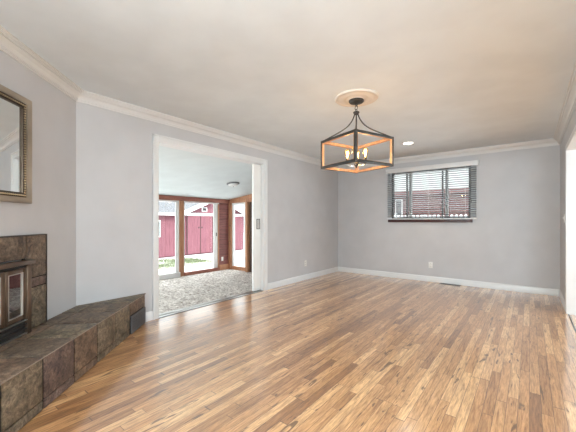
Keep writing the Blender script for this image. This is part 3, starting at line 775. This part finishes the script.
for s in (-1, 1):      # wooden lining on the inward faces of top and bottom bars
    mb.box((-q, s*(q), ZB + BW/2), (q, s*(q + BW - .003), ZB + BW/2 + .002)); mb.box((s*q, -q, ZB + BW/2), (s*(q + BW - .003), q, ZB + BW/2 + .002))
    mb.box((-q, s*(q), ZT - BW/2), (q, s*(q + BW - .003), ZT - BW/2 - .002)); mb.box((s*q, -q, ZT - BW/2), (s*(q + BW - .003), q, ZT - BW/2 - .002))
mb.build('wood_lining', M['lampwood'], ch)
for sx in (-1, 1):
    for sy in (-1, 1):
        mb = MB(); pts = []
        P0, P1, P2, P3 = (.010, HUB - .01), (.035, HUB - .17), (.12, ZT + .10), (HS, ZT + .008)
        for i in range(13):
            t = i / 12; r = (1-t)**3*P0[0] + 3*(1-t)**2*t*P1[0] + 3*(1-t)*t*t*P2[0] + t**3*P3[0]; z = (1-t)**3*P0[1] + 3*(1-t)**2*t*P1[1] + 3*(1-t)*t*t*P2[1] + t**3*P3[1]
            pts.append((sx*r, sy*r, z))
        mb.tube(pts, .0062, 8); mb.build('arm', M['gunmetal'], ch)
ZH = 1.748 - zc
mb = MB(); mb.tube([(0, 0, HUB - .02), (0, 0, ZH)], .005, 10); mb.lathe([(0, .03), (.010, .028), (.018, .010), (.020, 0), (.014, -.010), (.006, -.016), (.009, -.024), (.006, -.034), (0, -.038)], (0, 0, ZH), 20); mb.build('stem', M['gunmetal'], ch)
for i in range(4):
    a = math.radians(38 + 90*i); r = .092; cx_, cy_ = r*math.cos(a), r*math.sin(a)
    mb = MB(); mb.tube([(0, 0, ZH), (cx_*.4, cy_*.4, ZH - .012), (cx_*.8, cy_*.8, ZH - .008), (cx_, cy_, ZH + .012)], .004, 8)
    mb.lathe([(0, 0), (.022, .004), (.024, .010), (.010, .012), (0, .012)], (cx_, cy_, ZH + .008), 18); mb.build('bulb_arm', M['nickel'], ch)
    mb = MB(); mb.lathe([(0, 0), (.0125, 0), (.0125, .048), (.010, .052), (0, .052)], (cx_, cy_, ZH + .018), 16); so = mb.build('bulb_socket', M['gunmetal'], ch)
    zb_ = ZH + .068
    mb = MB(); mb.lathe([(.011, 0), (.013, .012), (.026, .038), (.0315, .062), (.0295, .082), (.018, .100), (.006, .107), (0, .108)], (cx_, cy_, zb_), 20); bu = mb.build('bulb', M['bulbglass'], ch)
    mb = MB()
    for j in range(5):
        b0 = 2*PI*j/5; b1 = b0 + PI/5
        mb.tube([(cx_ + .004*math.cos(b0), cy_ + .004*math.sin(b0), zb_ + .015), (cx_ + .013*math.cos(b0), cy_ + .013*math.sin(b0), zb_ + .078), (cx_ + .013*math.cos(b1), cy_ + .013*math.sin(b1), zb_ + .078), (cx_ + .005*math.cos(b1), cy_ + .005*math.sin(b1), zb_ + .02)], .0013, 5)
    mb.tube([(cx_, cy_, zb_), (cx_, cy_, zb_ + .07)], .0035, 6)
    mb.build('filament', M['filament'], bu)
    l = bpy.data.lights.new('bulb_light', 'POINT'); l.energy = .7; l.color = (1.0, .70, .42); l.shadow_soft_size = .02
    lo_ = bpy.data.objects.new('bulb_light', l); COL.objects.link(lo_); lo_.parent = ch; lo_.location = (cx_, cy_, zb_ + .055)

rl = thing('recessed_light', 'small round lit recessed downlight in the ceiling beyond the chandelier', 'recessed light', (-1.56, 5.16, ZC))
mb = MB(); mb.lathe([(.072, -.001), (.100, -.001), (.101, -.005), (.094, -.009), (.074, -.007), (.072, -.001)], seg=40); mb.build('trim_ring', M['trim'], rl)
mb = MB(); mb.lathe([(0, -.0045), (.045, -.0045), (.073, -.0025), (.073, -.0005), (0, -.0005)], seg=32); mb.build('lens', M['downlight'], rl)
l = bpy.data.lights.new('downlight', 'SPOT'); l.energy = 14; l.color = (1, .88, .72); l.spot_size = math.radians(120); l.spot_blend = .6; l.shadow_soft_size = .06
lo_ = bpy.data.objects.new('downlight', l); COL.objects.link(lo_); lo_.parent = rl; lo_.location = (0, 0, -.02)

sx_, sy_ = -5.45, 4.85
sf = thing('ceiling_light', 'grey rimmed round flush light on the sunroom ceiling', 'ceiling light', (sx_, sy_, sceil(sx_)))
sf.rotation_euler = (0, -math.atan(.13), 0)
mb = MB(); mb.lathe([(0, 0), (.150, 0), (.152, -.014), (.140, -.026), (.122, -.030), (.120, -.02), (0, -.02)], seg=36); mb.build('rim', M['ashsteel'], sf)
mb = MB(); mb.lathe([(.119, -.022), (.105, -.050), (.070, -.068), (.03, -.075), (0, -.076)], seg=32); mb.lathe([(0, -.074), (.008, -.076), (.008, -.086), (0, -.09)], seg=12, mi=1); mb.build('diffuser', [M['lens'], M['ashsteel']], sf)

# ================================================================== yard
GZ = -0.45
mb = MB(); mb.box((-30, -6, GZ - .2), (8, 34, GZ)); struct(mb.build('ground', M['yard']), 'pale yard ground outside')
mb = MB(); mb.box((SX - 2.0, -1, GZ), (SX - .1, 14, GZ + .05)); struct(mb.build('ground_patio', M['concrete']), 'pale concrete patio outside the sunroom')
mb = MB(); mb.box((-11.8, 2.5, GZ), (-9.7, 7.75, GZ + .03)); struct(mb.build('ground_lawn', M['turf']), 'patchy lawn strip in front of the red shed')
mb = MB(); rnd_ = random.Random(3)
for i in range(5200):
    x = rnd_.uniform(-11.8, -9.7); y = rnd_.uniform(3.5, 7.75)
    if math.sin(x*3.1 + y*1.3) + math.sin(y*2.7 - x*1.9) + rnd_.uniform(-1, 1) < -.25: continue
    a = rnd_.uniform(0, PI); h = rnd_.uniform(.03, .09); w = .012; dx, dy = math.cos(a)*w, math.sin(a)*w; lx, ly = rnd_.uniform(-.03, .03), rnd_.uniform(-.03, .03)
    mb.quad([(x-dx, y-dy, GZ+.03), (x+dx, y+dy, GZ+.03), (x+lx, y+ly, GZ+.03+h), (x+lx-dx*.3, y+ly-dy*.3, GZ+.03+h)])
g_ = mb.build('grass', M['blade']); g_['kind'] = 'stuff'; g_['label'] = 'thin green grass growing in front of the red shed'; g_['category'] = 'grass'

# red shed: a wing with its eave towards the house and a gabled wing with doors
SHX = -12.6
sh = thing('shed', 'faded red wooden shed with white trimmed gable beyond the sunroom glass', 'shed', (SHX, 8.1, GZ))
EZ = 1.50 - GZ
mb = MB()
mb.box((-3.2, -4.6, 0), (-.04, 3.9, EZ), 0)
def boards(y0, y1, ztop_fn, x=0):
    y = y0
    while y < y1 - .01:
        ye = min(y + .19, y1); zt_ = min(ztop_fn(y), ztop_fn(ye))
        mb.box((x - .04, y + .004, .05), (x - rnd_.uniform(0, .006), ye - .004, zt_)); y += .19
boards(-4.6, 0, lambda y: EZ)
PKY = 1.95; PKZ = EZ + .42 * PKY
def gz(y): return EZ + .42 * (PKY - abs(y - PKY))
boards(0, 3.9, lambda y: EZ)
mb.extr([(-.05, 0, EZ), (-.05, 3.9, EZ), (-.05, PKY, PKZ)], (.03, 0, 0), 0)
mb.build('shed_wall', M['shedred'], sh)
mb = MB()
mb.extr([(.16, -4.8, EZ - .02), (.16, -4.8, EZ + .03), (-1.6, -4.8, EZ + .62), (-3.4, -4.8, EZ + .03), (-3.4, -4.8, EZ - .02), (-1.6, -4.8, EZ + .55)], (0, 5.0, 0))
for s, (ya, yb) in enumerate(((-.22, PKY), (4.12, PKY))):
    zA = EZ - .42 * .22
    mb.extr([(.18, ya, zA + .07), (.18, yb, PKZ + .07), (.18, yb, PKZ + .12), (.18, ya, zA + .12)], (-3.4, 0, 0))
mb.build('shed_roof', M['shingle'], sh)
mb = MB(); mb.box((.16, -4.8, EZ - .08), (.19, -.1, EZ + .035))
for ya, yb in ((-.24, PKY), (4.14, PKY)):
    zA = EZ - .42 * .22
    mb.extr([(.18, ya, zA - .06), (.18, yb, PKZ - .06), (.18, yb, PKZ + .125), (.18, ya, zA + .125)], (.03, 0, 0))
mb.box((-.01, -.05, EZ - .08), (.02, 3.95, EZ + .05)); mb.box((-.01, -.06, 0), (.015, .03, EZ))
mb.build('white_trim', M['whitewash'], sh)
mb = MB(); mb.box((-.02, -1.42, .92), (.02, -1.05, 1.64), 0); mb.box((.0, -1.38, .96), (.025, -1.09, 1.60), 1); mb.build('shed_window', [M['whitewash'], M['darkpane']], sh)
mb = MB(); mb.box((-.02, PKY - .85, EZ + .13), (.015, PKY - .55, EZ + .33), 0); mb.box((-.0, PKY - .81, EZ + .16), (.018, PKY - .59, EZ + .30), 1); mb.build('gable_vent', [M['whitewash'], M['shingle']], sh)
for ya, yb, hy in ((.28, .99, .90), (1.01, 1.72, 1.08)):
    mb = MB(); y = ya
    while y < yb - .01:
        ye = min(y + .178, yb); mb.box((.002, y + .003, .06), (.028, ye - .003, EZ - .09)); y += .178
    dd = mb.build('shed_door', M['shedred'], sh)
    mb = MB(); mb.box((.028, hy - .02, 1.26), (.05, hy + .02, 1.34)); mb.box((.028, hy - .035, 1.29), (.036, hy + .035, 1.31)); mb.build('door_latch', M['blacksteel'], dd)
mb = MB()
for y in (.26, 1.0, 1.74): mb.box((.001, y - .022, .05), (.030, y + .022, EZ - .09))
mb.build('door_gap', M['gap'], sh)

# neighbouring house beyond the shed
nh = thing('house', 'pale neighbouring house with grey roof behind the red shed', 'house', (-24, 12, GZ))
mb = MB(); mb.box((-4, -7, 0), (4, 1.5, 2.75)); mb.extr([(4, -7, 2.75), (4, 1.5, 2.75), (4, -2.75, 3.9)], (-8, 0, 0)); mb.build('wall', M['whitewash'], nh)
mb = MB()
for ya, yb in ((-7.5, -2.75), (2.0, -2.75)): mb.extr([(4.4, ya, 2.62), (4.4, yb, 3.92), (4.4, yb, 4.08), (4.4, ya, 2.78)], (-8.8, 0, 0))
mb.build('roof', M['shingle'], nh)
for y in (-5.2, -.6):
    mb = MB(); mb.box((4.0, y - .6, 1.1), (4.04, y + .6, 2.2), 0); mb.box((4.02, y - .52, 1.18), (4.05, y + .52, 2.12), 1); mb.build('house_window', [M['winframe'], M['darkpane']], nh)

# building and fence beyond the back window
gb = thing('garage', 'brick red sided garage seen through the back window blind', 'garage', (-3.2, 14.0, GZ))
mb = MB(); mb.box((-5.5, .03, 0), (5.0, 5, 2.75), 1)
z = .1
while z < 2.74: mb.extr([(-5.5, .03, z), (-5.5, .0, z + .01), (-5.5, .022, z + .15), (-5.5, .03, z + .15)], (10.5, 0, 0), 0); z += .155
mb.build('wall', [M['houseRed'], M['gap']], gb)
mb = MB(); mb.box((-5.8, -.25, 2.76), (5.3, 5.2, 2.90), 0); mb.build('roof', M['houseRed'], gb)
mb = MB(); mb.box((-1.60, -.02, 1.75), (-1.28, .01, 2.60), 0); mb.box((-1.56, -.03, 1.80), (-1.32, -.01, 2.55), 1); mb.build('garage_window', [M['whitewash'], M['shingle']], gb)
pf = thing('picket_fence', 'white picket fence in front of the red garage', 'fence', (-3.2, 12.6, GZ))
mb = MB()
for i in range(62):
    x = -4.6 + i * .15; mb.extr([(x - .05, 0, .05), (x + .05, 0, .05), (x + .05, 0, 1.81), (x, 0, 1.87), (x - .05, 0, 1.81)], (0, .02, 0))
mb.build('pickets', M['fenceWhite'], pf)
mb = MB()
for z in (.4, 1.5): mb.box((-4.7, .02, z), (4.7, .06, z + .08))
mb.build('rails', M['fenceWhite'], pf)
for i in range(5):
    mb = MB(); x = -4.6 + i * 2.3; mb.box((x - .045, .06, 0), (x + .045, .15, 1.86)); mb.build('post', M['fenceWhite'], pf)
